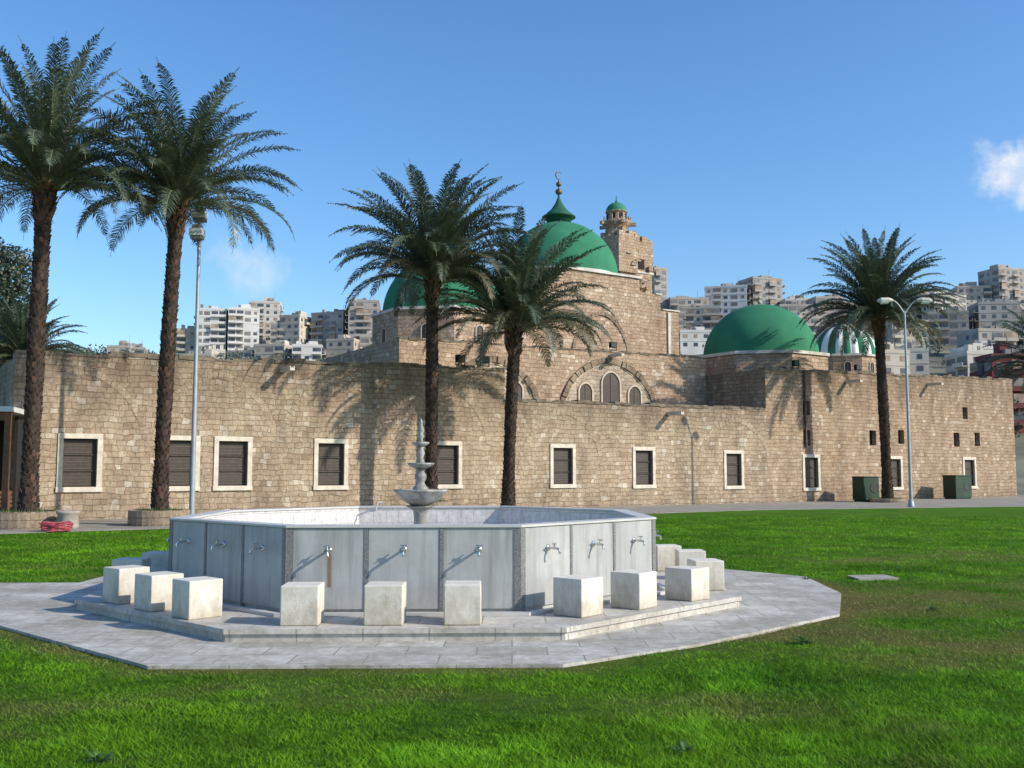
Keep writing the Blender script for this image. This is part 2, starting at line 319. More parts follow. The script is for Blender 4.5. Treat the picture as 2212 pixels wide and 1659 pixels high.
tp=np.stack([xx+np.cos(la)*ln,yy+np.sin(la)*ln,hgt],1)
V=np.stack([b0,b1,tp],1).reshape(-1,3)
me=bpy.data.meshes.new("grass"); me.vertices.add(3*n); me.vertices.foreach_set("co",V.ravel().astype(np.float32)); me.loops.add(3*n); me.loops.foreach_set("vertex_index",np.arange(3*n,dtype=np.int32))
me.polygons.add(n); me.polygons.foreach_set("loop_start",np.arange(0,3*n,3,dtype=np.int32)); me.polygons.foreach_set("loop_total",np.full(n,3,dtype=np.int32)); me.update(calc_edges=True); me.validate()
gA=np.array([.032,.13,.004]); gB=np.array([.21,.42,.018]); dA=np.array([.32,.28,.10])
k=np.clip(rng.random(n)*.55+1.1*(fbm(xx*.9,yy*.9,31)-.3),0,1)[:,None]; c=gA*(1-k)+gB*k
c=c*(.45+1.1*np.clip(fbm(xx*1.7,yy*1.7,51),0,1))[:,None]*(.55+.9*cl3)[:,None]
q=np.clip(dr*1.3-rng.random(n)*.4,0,1)[:,None]; c=c*(1-q)+dA*(.45+.6*rng.random((n,1)))*q
c=np.concatenate([c,np.ones((n,1))],1); cc=np.repeat(c,3,axis=0)
at=me.attributes.new("tint",'FLOAT_COLOR','POINT'); at.data.foreach_set("color",cc.ravel().astype(np.float32))
m,nt,p=NT("grass_blade"); a=ATT(nt,"tint"); nt.links.new(a.outputs["Color"],p.inputs["Base Color"]); p.inputs["Roughness"].default_value=.55; p.inputs["Specular IOR Level"].default_value=.15
t=N(nt,"ShaderNodeBsdfTranslucent"); nt.links.new(a.outputs["Color"],t.inputs[0]); mx=N(nt,"ShaderNodeMixShader"); mx.inputs[0].default_value=.35
nt.links.new(p.outputs[0],mx.inputs[1]); nt.links.new(t.outputs[0],mx.inputs[2]); nt.links.new(mx.outputs[0],nt.nodes["Material Output"].inputs[0])
me.materials.append(m); go=bpy.data.objects.new("grass",me); COL.objects.link(go); tag(go,"short tufty green grass blades covering the lawn","grass",kind="stuff")
rr=random.Random(31); w1=None
for i,(x,y,s) in enumerate(((2.75,9.55,1.0),(4.35,14.9,.9),(-3.6,6.3,.9),(1.0,5.9,.8),(4.9,11.8,.7),(-2.3,5.7,.8))):
    if w1 is None:
        mb=MB()
        for k in range(26):
            a=rr.random()*6.283; d=Vector((math.cos(a),math.sin(a),rr.uniform(.3,1.3))).normalized(); L0=rr.uniform(.07,.15); s_=Vector((-math.sin(a),math.cos(a),0))*.014
            b=Vector((math.cos(a),math.sin(a),0))*.01; mid=b+d*L0*.6; mb.add([b-s_*.5,b+s_*.5,mid+s_,mid-s_,b+d*L0-Vector((0,0,.02))],[(0,1,2,3),(3,2,4)])
        w1=mb.obj("weed_plant",[LEAFG],(x,y,0)); o=w1
    else: o=dup(w1,None,(x,y,0),rr.random()*6,s)
    tag(o,"small broad leaved weed growing in the lawn","weed",group="weeds in the lawn")
def hz(x,y):
    def ss(a,b,v): t=max(0,min(1,(v-a)/(b-a))); return t*t*(3-2*t)
    z=40*ss(110,370,y)+16*ss(340,520,y)
    z+= 12*ss(20,190,x)*ss(200,450,y)
    return z*(1-ss(900,2200,y)) + 2*math.sin(x*.021)*ss(150,300,y)
mb=MB(); xs=[-700+i*25 for i in range(65)]; ys=[100+j*20 for j in range(60)]
mb.add([(x,y,hz(x,y)-.05) for y in ys for x in xs],[(j*65+i,j*65+i+1,(j+1)*65+i+1,(j+1)*65+i) for j in range(59) for i in range(64)],0,True)
h=mb.obj("hill",[plain("hill_scrub",(.15,.14,.09),.95,.5,.05)]); tag(h,"scrubby hillside rising behind the mosque","hill",kind="structure")
mb=MB()
def WL(s,t): return (.832*s-.5547*t, 42.7+.5547*s+.832*t)
pp=[WL(-30,-6.6),WL(8,-6.4),(24,46.3),(60,60),WL(75,2),WL(-30,2)]
mb.prism(pp,-.03,.022); o=mb.obj("path",[PATHM]); tag(o,"worn stone path along the foot of the mosque wall","path",kind="structure")
def octp(ap,rot=FR,c=FC):
    Rr=ap/math.cos(math.pi/8); return [(c[0]+Rr*math.cos(R(-112.5)+rot+k*math.pi/4),c[1]+Rr*math.sin(R(-112.5)+rot+k*math.pi/4)) for k in range(8)]
mb=MB(); mb.prism(PAVP,-.02,.034); o=mb.obj("paving",[PAVE]); tag(o,"many-sided worn marble paving around the ablution fountain","paving",kind="structure")
mb=MB(); mb.prism([(-16,10.9),(-5.6,11.3),(-5.6,14.5),(-16,14.3)],-.02,.029); o=mb.obj("paving_path",[PAVE]); tag(o,"worn marble slab path leading to the fountain","path",kind="structure")
mb=MB(); mb.prism([(5.15,15.0),(5.8,15.1),(5.75,15.6),(5.15,15.5)],-.02,.03); o=mb.obj("drain_cover",[CONC]); tag(o,"small flat concrete drain cover set in the lawn","drain cover")
# ---------------------------------------------------------------- ablution fountain
F0=empty("ablution_fountain",(FC[0],FC[1],0)); tag(F0,"octagonal grey marble ablution fountain with taps and tiered spout","fountain")
L=lambda ap:octp(ap,FR,(0,0))
def ring(mb,a,b,z0,z1,mat=0,mi=None):
    A=L(a);Bp=L(b)
    for k in range(8):
        j=(k+1)%8; i0,i1,o0,o1=A[k],A[j],Bp[k],Bp[j]
        mb.quad((*o0,z0),(*o1,z0),(*o1,z1),(*o0,z1),mat)
        mb.quad((*i1,z0),(*i0,z0),(*i0,z1),(*i1,z1),mat if mi is None else mi)
        mb.quad((*o0,z1),(*o1,z1),(*i1,z1),(*i0,z1),mat); mb.quad((*o1,z0),(*o0,z0),(*i0,z0),(*i1,z0),mat)
mb=MB(); mb.prism(L(3.84),.03,.105,0); mb.prism(L(3.865),.107,.155,0); mb.obj("plinth",[paver("plinth_marble",(.62,.58,.52),.62,.9,(.26,.23,.18),.6,.15,(.36,.32,.26),.8)],parent=F0)
AP=2.90
mb=MB(); ring(mb,AP-.15,AP,.15,1.035,0,1); mb.prism(L(AP-.17),.16,.35,1)
mb.obj("basin_wall",[MARB,TILE],parent=F0)
mb=MB(); ring(mb,AP-.17,AP+.04,1.038,1.062,0); mb.obj("rim",[MARBW],parent=F0,bevel=.005)
mb=MB(); ring(mb,AP+.13,AP+.21,.157,.19,0); mb.obj("gutter_kerb",[MARBW],parent=F0,bevel=.006)
SL=2*AP*math.tan(math.pi/8)
pm=MB(); pm.box(-.365,.365,-.0,.018,.0,.825,0)
panel0=None
taps=MB()
taps.lathe([(.001,-.002),(.034,0),(.034,.006),(.018,.014)],seg=14)
taps.v=[(v[0],-v[2],v[1]) for v in taps.v]
taps.tube((0,0,0),(0,-.085,0),.012); taps.tube((0,-.07,0),(0,-.125,-.004),.017,.014,10)
taps.path([(0,-.12,-.002),(0,-.145,-.012),(0,-.152,-.045)],.0115); taps.tube((0,-.152,-.043),(0,-.152,-.056),.015)
taps.tube((0,-.095,.01),(0,-.095,.045),.009); taps.tube((-.032,-.095,.047),(.032,-.095,.047),.008); taps.tube((0,-.125,.047),(0,-.065,.047),.007)
tap0=None; ap=AP
for k in range(8):
    a=FR+k*math.pi/4; M=Matrix.Rotation(a,4,'Z')
    for j in range(3):
        xc=(j-1)*.775
        P=M@Vector((xc,-ap-.021,.205))
        if panel0 is None: panel0=pm.obj("marble_panel",[MARB],P,a,F0); o=panel0
        else: o=dup(panel0,F0,P,a)
        if k in (0,1,2,6,7):
            P=M@Vector((xc,-ap-.021,.81+random.uniform(-.006,.006)))
            if tap0 is None: tap0=taps.obj("tap",[CHROME],P,a,F0); t=tap0
            else: t=dup(tap0,F0,P,a+random.uniform(-.05,.05))
            t.rotation_euler=(0,random.uniform(-.3,.3),a)
    for j,(x0,x1) in enumerate(((-SL/2-.012,-1.142),(-.41,-.368),(.368,.41),(1.142,SL/2+.012))):
        mb=MB(); mb.box(x0,x1,-ap-.027-.001*j,-ap+.002,.158,1.036,0); mb.obj("granite_strip",[GRAN],(0,0,0),a,F0)
m,nt,p=NT("rust_stain"); tc=N(nt,"ShaderNodeTexCoord"); n1=noise(nt,vscale(nt,tc.outputs["Object"],(30,1,4)),1.5,6,.7)
sep=N(nt,"ShaderNodeSeparateXYZ"); nt.links.new(tc.outputs["Object"],sep.inputs[0])
e=N(nt,"ShaderNodeMapRange"); nt.links.new(math_(nt,'ABSOLUTE',sep.outputs[0]),e.inputs[0]); e.inputs[1].default_value=0;e.inputs[2].default_value=.032;e.inputs[3].default_value=1;e.inputs[4].default_value=0
nt.links.new(math_(nt,'MULTIPLY',math_(nt,'MULTIPLY',n1,e.outputs[0]),1.3,True),p.inputs["Alpha"]); p.inputs["Base Color"].default_value=(.30,.13,.04,1); p.inputs["Roughness"].default_value=.8
mb=MB(); mb.quad((-.035,0,-.36),(.035,0,-.36),(.035,0,-.02),(-.035,0,-.02)); P=Matrix.Rotation(FR,4,'Z')@Vector((-.765,-ap-.0245,.79)); mb.obj("rust_stain",[m],P,FR,F0)
mb=MB()
mb.lathe([(.20,.35),(.20,.5),(.14,.55),(.10,.62),(.085,1.0),(.10,1.1),(.16,1.14),(.20,1.16)],seg=28)
mb.lathe([(.09,1.15),(.20,1.21),(.30,1.28),(.345,1.345),(.36,1.355),(.36,1.378),(.33,1.38),(.25,1.33),(.12,1.31)],seg=36)
mb.lathe([(.105,1.32),(.105,1.40),(.07,1.43),(.05,1.47),(.08,1.53),(.075,1.58),(.045,1.62),(.07,1.65)],seg=24)
mb.lathe([(.055,1.65),(.14,1.68),(.175,1.71),(.185,1.73),(.165,1.732),(.08,1.71)],seg=30)
mb.lathe([(.05,1.71),(.05,1.76),(.03,1.80),(.055,1.86),(.035,1.92),(.05,1.95)],seg=20)
mb.lathe([(.04,1.95),(.09,1.97),(.115,1.995),(.11,2.01),(.05,2.0)],seg=26)
mb.lathe([(.03,2.0),(.025,2.06),(.05,2.09),(.025,2.12),(.045,2.16),(.035,2.20),(.017,2.25),(.022,2.28),(.004,2.33)],seg=16)
mb.obj("tiered_spout",[marble("spout_marble",(.44,.43,.39),(.17,.16,.14),.6,5,.85)],parent=F0)
mb=MB(); M=Matrix.Rotation(FR,4,'Z'); mb.path([M@Vector((-.75,2.7,1.07)),M@Vector((-.75,2.66,1.13)),M@Vector((-.82,2.6,1.13)),M@Vector((-.85,2.55,1.0))],.012); mb.obj("filler_pipe",[METAL],parent=F0)
st0=None; rs=random.Random(3)
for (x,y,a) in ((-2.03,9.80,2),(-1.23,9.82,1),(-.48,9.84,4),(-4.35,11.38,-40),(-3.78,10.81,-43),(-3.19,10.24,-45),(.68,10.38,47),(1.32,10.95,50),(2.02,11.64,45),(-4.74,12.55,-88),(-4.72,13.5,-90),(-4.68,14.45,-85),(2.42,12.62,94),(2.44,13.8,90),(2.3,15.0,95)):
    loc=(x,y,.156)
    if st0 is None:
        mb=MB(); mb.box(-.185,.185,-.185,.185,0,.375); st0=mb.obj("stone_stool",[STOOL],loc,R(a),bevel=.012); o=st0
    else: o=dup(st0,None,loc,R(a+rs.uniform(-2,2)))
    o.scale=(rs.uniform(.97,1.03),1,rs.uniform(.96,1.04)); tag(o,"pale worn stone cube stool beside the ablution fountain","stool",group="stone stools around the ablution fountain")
# ---------------------------------------------------------------- mosque
MA=math.atan2(.5547,.832)
MO=empty("mosque",(0,42.7,0),MA); tag(MO,"old sandstone mosque with green domes and arched walls","mosque")
def jag(s,f=1): return .03*math.sin(s*3.1*f)+.035*math.sin(s*7.3+1)*math.sin(s*1.7)
def top_l(s): return 5.45+(s+18.6)/18.2*.5+ jag(s)
def top_m(s): return 4.65+(s)/15.8*.15+jag(s+5)
def top_r(s): return 6.9+(s-15.8)/23.2*.62+jag(s+9)
def wall(mb,s0,s1,ztop,ops,t0=0,th=.6,dep=.28,mat=0,md=1):
    sc={s0,s1}; zc={0.0}
    for a,b,c,d in ops: sc|={a,b}; zc|={c,d}
    x=s0
    while x<s1: sc.add(x); x+=.83
    sc=sorted(sc); zc=sorted(zc)
    for a,b in zip(sc,sc[1:]):
        if b-a<1e-5: continue
        for i in range(len(zc)):
            z0=zc[i]
            if i+1<len(zc): za=zb=zc[i+1]
            else: za,zb=ztop(a),ztop(b)
            mid=(a+b)/2; zm=(z0+za)/2
            if any(p<mid<q and c<zm<d for p,q,c,d in ops): continue
            mb.quad((a,t0,z0),(b,t0,z0),(b,t0,zb),(a,t0,za),mat)
        mb.quad((a,t0,ztop(a)),(b,t0,ztop(b)),(b,t0+th,ztop(b)),(a,t0+th,ztop(a)),mat)
        mb.quad((b,t0+th,0),(a,t0+th,0),(a,t0+th,ztop(a)),(b,t0+th,ztop(b)),mat)
    for a,b,c,d in ops:
        t1=t0+dep
        mb.quad((a,t0,c),(a,t0,d),(a,t1,d),(a,t1,c),mat); mb.quad((b,t0,d),(b,t0,c),(b,t1,c),(b,t1,d),mat)
        mb.quad((a,t0,d),(b,t0,d),(b,t1,d),(a,t1,d),mat); mb.quad((b,t0,c),(a,t0,c),(a,t1,c),(b,t1,c),mat)
        mb.quad((a,t1,c),(b,t1,c),(b,t1,d),(a,t1,d),md)
    mb.quad((s0,t0+th,0),(s0,t0,0),(s0,t0,ztop(s0)),(s0,t0+th,ztop(s0)),mat); mb.quad((s1,t0,0),(s1,t0+th,0),(s1,t0+th,ztop(s1)),(s1,t0,ztop(s1)),mat)
WN=[(-17.24,1.9),(-13.98,1.9),(-12.09,1.9),(-8.3,1.88),(-3.2,1.88),(2.7,1.85),(7.43,1.79),(13.36,1.7),(19.2,1.55),(26.4,1.52),(33.8,1.52)]
HW,HH=.53,.80
ops=[(s-HW,s+HW,z-HH,z+HH) for s,z in WN]
SQ=[(18.95,5.0,.28,.38),(18.95,3.4,.25,.42),(24.5,3.5,.3,.42),(27.1,3.6,.28,.4),(32.6,3.54,.3,.42),(34.8,3.6,.28,.42),(33.6,5.2,.26,.36)]
sqo=[(s-a,s+a,z-b,z+b) for s,z,a,b in SQ]
mb=MB(); wall(mb,-19.3,-.38,top_l,[o for o in ops if o[0]<-1]); 
mb.quad((-19.3,.6,4.9),(-.38,.6,5.2),(-.38,8,5.2),(-19.3,8,4.9),2); mb.quad((-.38,.6,0),(-.38,12,0),(-.38,12,5.3),(-.38,.6,5.3),0); mb.quad((-19.3,12,0),(-19.3,.6,0),(-19.3,.6,5.3),(-19.3,12,5.3),0)
mb.obj("arcade_wall",[STONE,BLACK,ROOF],parent=MO)
mb=MB(); wall(mb,-.377,15.8,top_m,[o for o in ops if -1<o[0]<15]); mb.quad((-.37,.6,4.3),(15.8,.6,4.4),(15.8,4.3,4.4),(-.37,4.3,4.3),2)
mb.obj("low_wall",[STONEL,BLACK,ROOF],parent=MO)
mb=MB(); wall(mb,15.803,39,top_r,[o for o in ops if o[0]>15]+sqo)
mb.quad((15.803,12,0),(15.803,.6,0),(15.803,.6,6.9),(15.803,12,6.9),0); mb.quad((39,.6,0),(39,14,0),(39,14,7.5),(39,.6,7.5),0); mb.quad((15.81,.6,6.5),(39,.6,6.9),(39,14,6.9),(15.81,14,6.5),2); mb.box(15.81,16.4,.6,12,6.5,6.9,0)
mb.obj("side_hall_wall",[STONER,BLACK,ROOF],parent=MO)
def coping(s0,s1,fn,t0,name="coping",hh=.13):
    mb=MB(); s=s0
    while s<s1-.1:
        e=min(s1,s+random.uniform(.35,.75)); h=random.uniform(.5,1.5)*hh; pr=random.uniform(.01,.05)
        z=(fn(s)+fn(e))/2-.03
        mb.box(s+.003,e-.003,t0-pr,t0+.5,z,z+h,0)
        s=e
    mb.obj(name,[COPING],parent=MO)
coping(-19.3,-.4,top_l,0); coping(-.35,15.78,top_m,0,hh=.1); coping(15.83,39,top_r,0)
fm=MB(); o_=.70;zt=.97
fm.box(-o_,-HW,-.045,.06,-HH,HH,0); fm.box(HW,o_,-.045,.06,-HH,HH,0); fm.box(-o_,o_,-.047,.06,HH,zt,0); fm.box(-o_-.02,o_+.02,-.07,.06,-zt,-HH,0)
sm=MB()
for i in range(3):
    z0=-HH+i*(2*HH/3)
    sm.box(-HW+.02,HW-.02,.15,.17,z0+.03,z0+2*HH/3-.03,0)
    for q in range(4): sm.box(-HW+.05,HW-.05,.14,.152,z0+.07+q*.115,z0+.095+q*.115,1)
    sm.box(-HW,HW,.10,.18,z0-.015,z0+.015,1)
sm.box(-HW,-HW+.04,.1,.2,-HH,HH,1); sm.box(HW-.04,HW,.1,.2,-HH,HH,1)
w0=None
for s,z in WN:
    if w0 is None:
        w0=fm.obj("window",[FRAME],(s,0,z),0,MO,bevel=.01); sm.obj("shutter",[SHUT,SLAT],parent=w0)
    else: dup(w0,MO,(s,0,z))
def archpts(cx,half,zs,h,n,p=1.6,q=.58):
    out=[]
    for i in range(n+1):
        a=-math.cos(math.pi*i/n); out.append((cx+half*a,zs+h*max(0,1-abs(a)**p)**q))
    return out
def archring(mb,cx,half,zs,h,th,t0,pr,n=34,mat=0,p=1.6,q=.58):
    P=archpts(cx,half,zs,h,n,p,q); Q=archpts(cx,half+th,zs,h+th*1.05,n,p,q)
    g=.04
    for i in range(n):
        a0,a1,b0,b1=P[i],P[i+1],Q[i],Q[i+1]
        l=lambda u,v,k:(u[0]+(v[0]-u[0])*k,u[1]+(v[1]-u[1])*k)
        A,B_,C,D=l(a0,a1,g),l(a0,a1,1-g),l(b0,b1,1-g),l(b0,b1,g)
        e=pr*random.uniform(.5,1.5)
        vs=[(A[0],t0-e,A[1]),(B_[0],t0-e,B_[1]),(C[0],t0-e,C[1]),(D[0],t0-e,D[1]),(A[0],t0+.05,A[1]),(B_[0],t0+.05,B_[1]),(C[0],t0+.05,C[1]),(D[0],t0+.05,D[1])]
        mb.add(vs,[(0,1,2,3),(3,2,6,7),(1,0,4,5),(0,3,7,4),(2,1,5,6)],mat)
for cx,half,zs,h in ((-17.2,1.85,2.9,1.95),(-12.7,2.0,2.9,2.05),(-8.2,1.95,2.75,2.2),(-3.3,2.0,2.75,2.3),(2.75,1.95,2.3,1.85),(13.5,2.3,2.3,1.8)):
    mb=MB(); archring(mb,cx,half,zs,h,.24,0,.012,34)
    mb.obj("blind_arch",[VOUS],parent=MO)
sp=MB(); sp.box(-.09,.09,-1.0,.2,-.06,.04,0); sp.box(-.09,-.05,-1.0,.1,.04,.1,0); sp.box(.05,.09,-1.0,.1,.04,.1,0)
s0=None
for s,z in ((-10.3,5.35),(9.0,4.35),(22.3,6.55),(29.8,6.75)):
    if s0 is None: s0=sp.obj("water_spout",[FRAME],(s,0,z),0,MO,bevel=.008)
    else: dup(s0,MO,(s,0,z))
dup(s0,MO,(9.0,4.3,7.55))
mb=MB(); mb.path([(18.75,-.09,7.0),(18.75,-.09,2.9)],.06,8); 
for z in (3.2,4.4,5.6,6.7): mb.box(18.66,18.84,-.16,0,z,z+.05,0)
mb.obj("drainpipe",[PIPE],parent=MO)
mb=MB(); mb.path([(-.25,-.09,5.9),(-.25,-.09,2.2)],.05,8); mb.obj("drainpipe",[PIPE],parent=MO)
ft=lambda s:7.6+(s+3.24)/19*.3+jag(s+2)
mb=MB(); wall(mb,-3.24,15.79,ft,[],4.3,.5)
mb.quad((-3.24,15,0),(-3.24,4.8,0),(-3.24,4.8,7.6),(-3.24,15,7.4),0); mb.quad((15.79,4.8,0),(15.79,15,0),(15.79,15,7.9),(15.79,4.8,7.9),0); mb.quad((-3.24,4.8,7.3),(15.79,4.8,7.5),(15.79,15,7.5),(-3.24,15,7.3),1)
mb.obj("prayer_hall_wall",[STONE2,ROOF],parent=MO)
coping(-3.24,15.75,ft,4.3,hh=.09)
def archfill(mb,cx,half,zs,h,t,mat=0,n=40,p=1.6,q=.58):
    P=archpts(cx,half,zs,h,n,p,q); mb.add([(x,t,z) for x,z in P],[tuple(range(n+1))],mat)
for cx,half,zs,h in ((8.9,2.9,4.75,2.4),(1.7,2.5,4.6,2.2)):
    mb=MB(); archring(mb,cx,half,zs,h,.30,4.3,.14,36,1,1.8,.53); archring(mb,cx,half-.08,zs,h-.08,.075,4.27,.02,36,2,1.8,.53); archfill(mb,cx,half+.02,zs,h+.02,4.27,0,40,1.8,.53); mb.obj("recessed_arch",[PLASTER,VOUS,BEIGE],parent=MO)
def ptwin(cx,z0,wd,ht,t0,name="arched_window",e=.08):
    n=16; zs=ht-wd*.52
    prof=lambda e:[(-wd/2-e,-e)]+[((wd/2+e)*math.cos(math.pi*(n-i)/n), zs+(wd*.52+e)*max(0,1-abs(math.cos(math.pi*(n-i)/n))**1.9)**.52) for i in range(n+1)]+[(wd/2+e,-e)]
    P=prof(0); Q=prof(e)
    mb=MB(); m_=len(P)
    vs=[(x,-.07,z) for x,z in P]+[(x,-.07,z) for x,z in Q]+[(x,.05,z) for x,z in P]+[(x,.05,z) for x,z in Q]
    fs=[]
    for i in range(m_):
        j=(i+1)%m_; fs+=[(i,i+m_,j+m_,j),(i+m_,i+3*m_,j+3*m_,j+m_),(i,j,j+2*m_,i+2*m_)]
    mb.add(vs,fs,0)
    w=mb.obj(name,[BEIGE],(cx,t0,z0),0,MO)
    mb=MB(); mb.add([(x,-.02,z) for x,z in P],[tuple(range(m_))],0)
    mb.box(-.025,.025,-.05,-.021,0,ht-.08,1)
    z=.08
    while z<zs: mb.box(-wd/2+.06,-.03,-.03,-.019,z,z+.02,0); mb.box(.03,wd/2-.06,-.03,-.019,z,z+.02,0); z+=.12
    mb.obj("shutter",[SHUT,SLAT],parent=w)
    return w
ptwin(8.95,4.85,1.15,1.85,4.26); ptwin(7.3,4.85,.8,1.2,4.26); ptwin(10.55,4.85,.8,1.2,4.26); ptwin(1.7,4.8,1.0,1.7,4.26); ptwin(.35,4.8,.7,1.1,4.26); ptwin(3.05,4.8,.7,1.1,4.26)
mb=MB(); mb.prism([(5.5,8),(17.3,8),(17.3,16),(5.5,16)],7.2,11.1,0,1); mb.prism([(6.9,8.03),(15.9,8.03),(15.9,15.97),(6.9,15.97)],11.1,12.0,0,1)
up=[(8.5,8.06),(14.3,8.06),(15.4,9.3),(15.4,14.8),(14.3,15.9),(8.5,15.9),(7.4,14.8),(7.4,9.3)]
mb.prism(up,12.0,12.80,0,1)
mb.obj("central_block",[STONE2,ROOF],parent=MO)
mb=MB()
def outset(poly,e):
    cx=sum(p[0] for p in poly)/len(poly); cy=sum(p[1] for p in poly)/len(poly)
    return [(cx+(x-cx)*(1+e/4),cy+(y-cy)*(1+e/4)) for x,y in poly]
mb.prism(outset(up,.12),12.805,12.93,0)
mb.prism([(16.0,7.93),(17.37,7.93),(17.37,16.1),(16.0,16.1)],11.105,11.18,0); mb.prism([(15.5,7.96),(16.0,7.96),(16.0,16.07),(15.5,16.07)],12.005,12.08,0)
mb.prism([(5.43,7.93),(6.8,7.93),(6.8,16.1),(5.43,16.1)],11.105,11.18,0)
mb.box(16.38,16.58,7.9,7.99,7.9,11.0,0)
mb.obj("cornice",[WHITE],parent=MO)
mb=MB(); archring(mb,11.4,1.95,7.9,2.5,.22,8.0,.06,26,0,1.75,.54); mb.obj("blind_arch",[VOUS],parent=MO)
def domeprof(Rd,H,z0,n=18):
    return [(Rd*math.cos(t),z0+H*math.sin(t)) for t in [math.pi/2*i/n for i in range(n)]]+[(.02,z0+H)]
def dome(name,s,t,Rd,H,z0):
    mb=MB(); mb.lathe([(Rd,z0-.05)]+domeprof(Rd,H,z0),s,t,64); return mb.obj(name,[GREEN],parent=MO)
def octagon(s,t,r,ph=math.pi/8): return [(s+r*math.cos(ph+k*math.pi/4),t+r*math.sin(ph+k*math.pi/4)) for k in range(8)]
d=dome("dome",11.45,12,3.5,3.45,13.1)
mb=MB(); mb.lathe([(3.6,12.9),(3.6,13.1),(3.52,13.15)],11.45,12,64); mb.obj("dome_rim",[WHITE],parent=MO)
mb=MB(); mb.lathe([(.75,16.3),(.75,16.85),(1.0,16.85),(1.02,16.91),(.75,17.1),(.45,17.4),(.22,17.75),(.08,18.1),(.05,18.3)],11.4,12,24)
mb.obj("lantern",[GREEND],parent=d)
def finial(parent,s,t,z,sc=1,mat=BRONZE,cres=True):
    mb=MB(); Z=lambda r,h:(r*sc,z+h*sc)
    mb.lathe([Z(.035,0),Z(.035,.12),Z(.12,.17),Z(.17,.27),Z(.12,.37),Z(.03,.42),Z(.03,.5),Z(.1,.54),Z(.13,.62),Z(.1,.7),Z(.03,.74),Z(.02,.85)],s,t,12)
    if cres:
        for i in range(12):
            a0=R(-60)+R(300)*i/12; a1=R(-60)+R(300)*(i+1)/12
            f=lambda a:(s-.17*sc*math.sin(a)*.9,t,z+1.03*sc-.17*sc*math.cos(a))
            wv=.028*math.sin(math.pi*(i+.5)/12)+.006
            mb.tube(f(a0),f(a1),wv*sc,seg=6)
    mb.obj("finial",[mat],parent=parent)
finial(d,11.4,12,18.1,1.35)
mb=MB(); mb.prism(octagon(3.5,12,3.95),7.2,10.0,0,1); mb.obj("drum",[STONE2,ROOF],parent=MO)
mb=MB(); mb.prism(octagon(3.5,12,4.05),10.003,10.15,0); mb.obj("cornice",[WHITE],parent=MO)
d2=dome("dome",3.5,12,3.42,3.45,10.15)
for k in range(4,8):
    a=math.pi/4*k; cx=3.5+3.66*math.cos(a); cy=12+3.66*math.sin(a)
    w_=ptwin(0,0,.42,1.0,0,"drum_window",.04); w_.location=(cx,cy,8.2); w_.rotation_euler=(0,0,a+math.pi/2)
RD=(22.1,6.0)
mb=MB(); mb.prism(octagon(*RD,4.05),6.5,8.3,0,1); mb.obj("drum",[STONE2,ROOF],parent=MO)
mb=MB(); mb.prism(octagon(*RD,4.16),8.303,8.48,0); mb.obj("cornice",[WHITE],parent=MO)
d3=dome("dome",*RD,3.42,3.25,8.45); finial(d3,*RD,11.65,.8,plain("stone_finial",(.4,.36,.25),.7),False)
SD=(32.4,8.0)
mb=MB(); mb.prism(octagon(*SD,2.4),6.8,9.2,0,1); mb.obj("drum",[STONE2,ROOF],parent=MO)
mb=MB(); mb.prism(octagon(*SD,2.52),9.203,9.35,0); mb.obj("cornice",[WHITE],parent=MO)
mb=MB(); seg=192
prof=domeprof(2.28,2.2,9.35); vs=[]
for r_,z in prof:
    for i in range(seg):
        a=2*math.pi*i/seg; q=1+.035*abs(math.sin(a*14)); vs.append((SD[0]+r_*q*math.cos(a),SD[1]+r_*q*math.sin(a),z))
mb.v+=vs
for j in range(len(prof)-1):
    for i in range(seg):
        k=(i+1)%seg; mb.f.append((j*seg+i,j*seg+k,(j+1)*seg+k,(j+1)*seg+i)); mb.m.append(int((i+.5)/seg*28)%2); mb.sm.append(True)
d4=mb.obj("ribbed_dome",[DWHITE,GREEN],parent=MO); finial(d4,*SD,11.5,.5,BRONZE,False)
for k in range(4,8):
    a=math.pi/4*k; cx=SD[0]+2.24*math.cos(a); cy=SD[1]+2.24*math.sin(a)
    w_=ptwin(0,0,.4,.9,0,"drum_window",.04); w_.location=(cx,cy,7.9); w_.rotation_euler=(0,0,a+math.pi/2)
# minaret
mnx,mny=WL(20.5,16.7); MN=empty("minaret",(mnx,mny,0),MA); tag(MN,"square weathered sandstone minaret with small green dome on top","minaret")
rm=random.Random(19)
mb=MB(); mb.prism([(-1.5,-1.35),(1.3,-1.35),(1.3,1.35),(-1.5,1.35)],0,15.0,0,1)
mb.prism([(-1.75,-1.5),(-.1,-1.5),(-.1,1.3),(-1.75,1.3)],15.0,17.5,0,1); mb.prism([(-.1,-1.36),(1.4,-1.36),(1.4,1.3),(-.1,1.3)],15.0,16.9,0,1)
mb.box(.2,.9,-1.34,-.2,16.9,17.3,0); mb.box(-.8,-.12,-1.45,.8,17.5,17.9,0)
x=-1.73
while x<-.25:
    w_=rm.uniform(.12,.4); mb.box(x,x+w_,-1.48-rm.random()*.05,-1.0,17.45,17.5+rm.uniform(.0,.6),0); x+=w_+.005
x=-.08
while x<1.25:
    w_=rm.uniform(.14,.36); mb.box(x,min(1.39,x+w_),-1.345,-.95,16.85,16.9+rm.uniform(.1,1.0)*(1-.35*(x>.8)),0); x+=w_+.005
y=-1.3
while y<1.0:
    w_=rm.uniform(.14,.4); mb.box(1.0,1.38,y,y+w_,16.85,16.9+rm.uniform(.0,.7),0); mb.box(-1.73,-1.15,y,y+w_,17.45,17.5+rm.uniform(.0,.5),0); y+=w_+.005
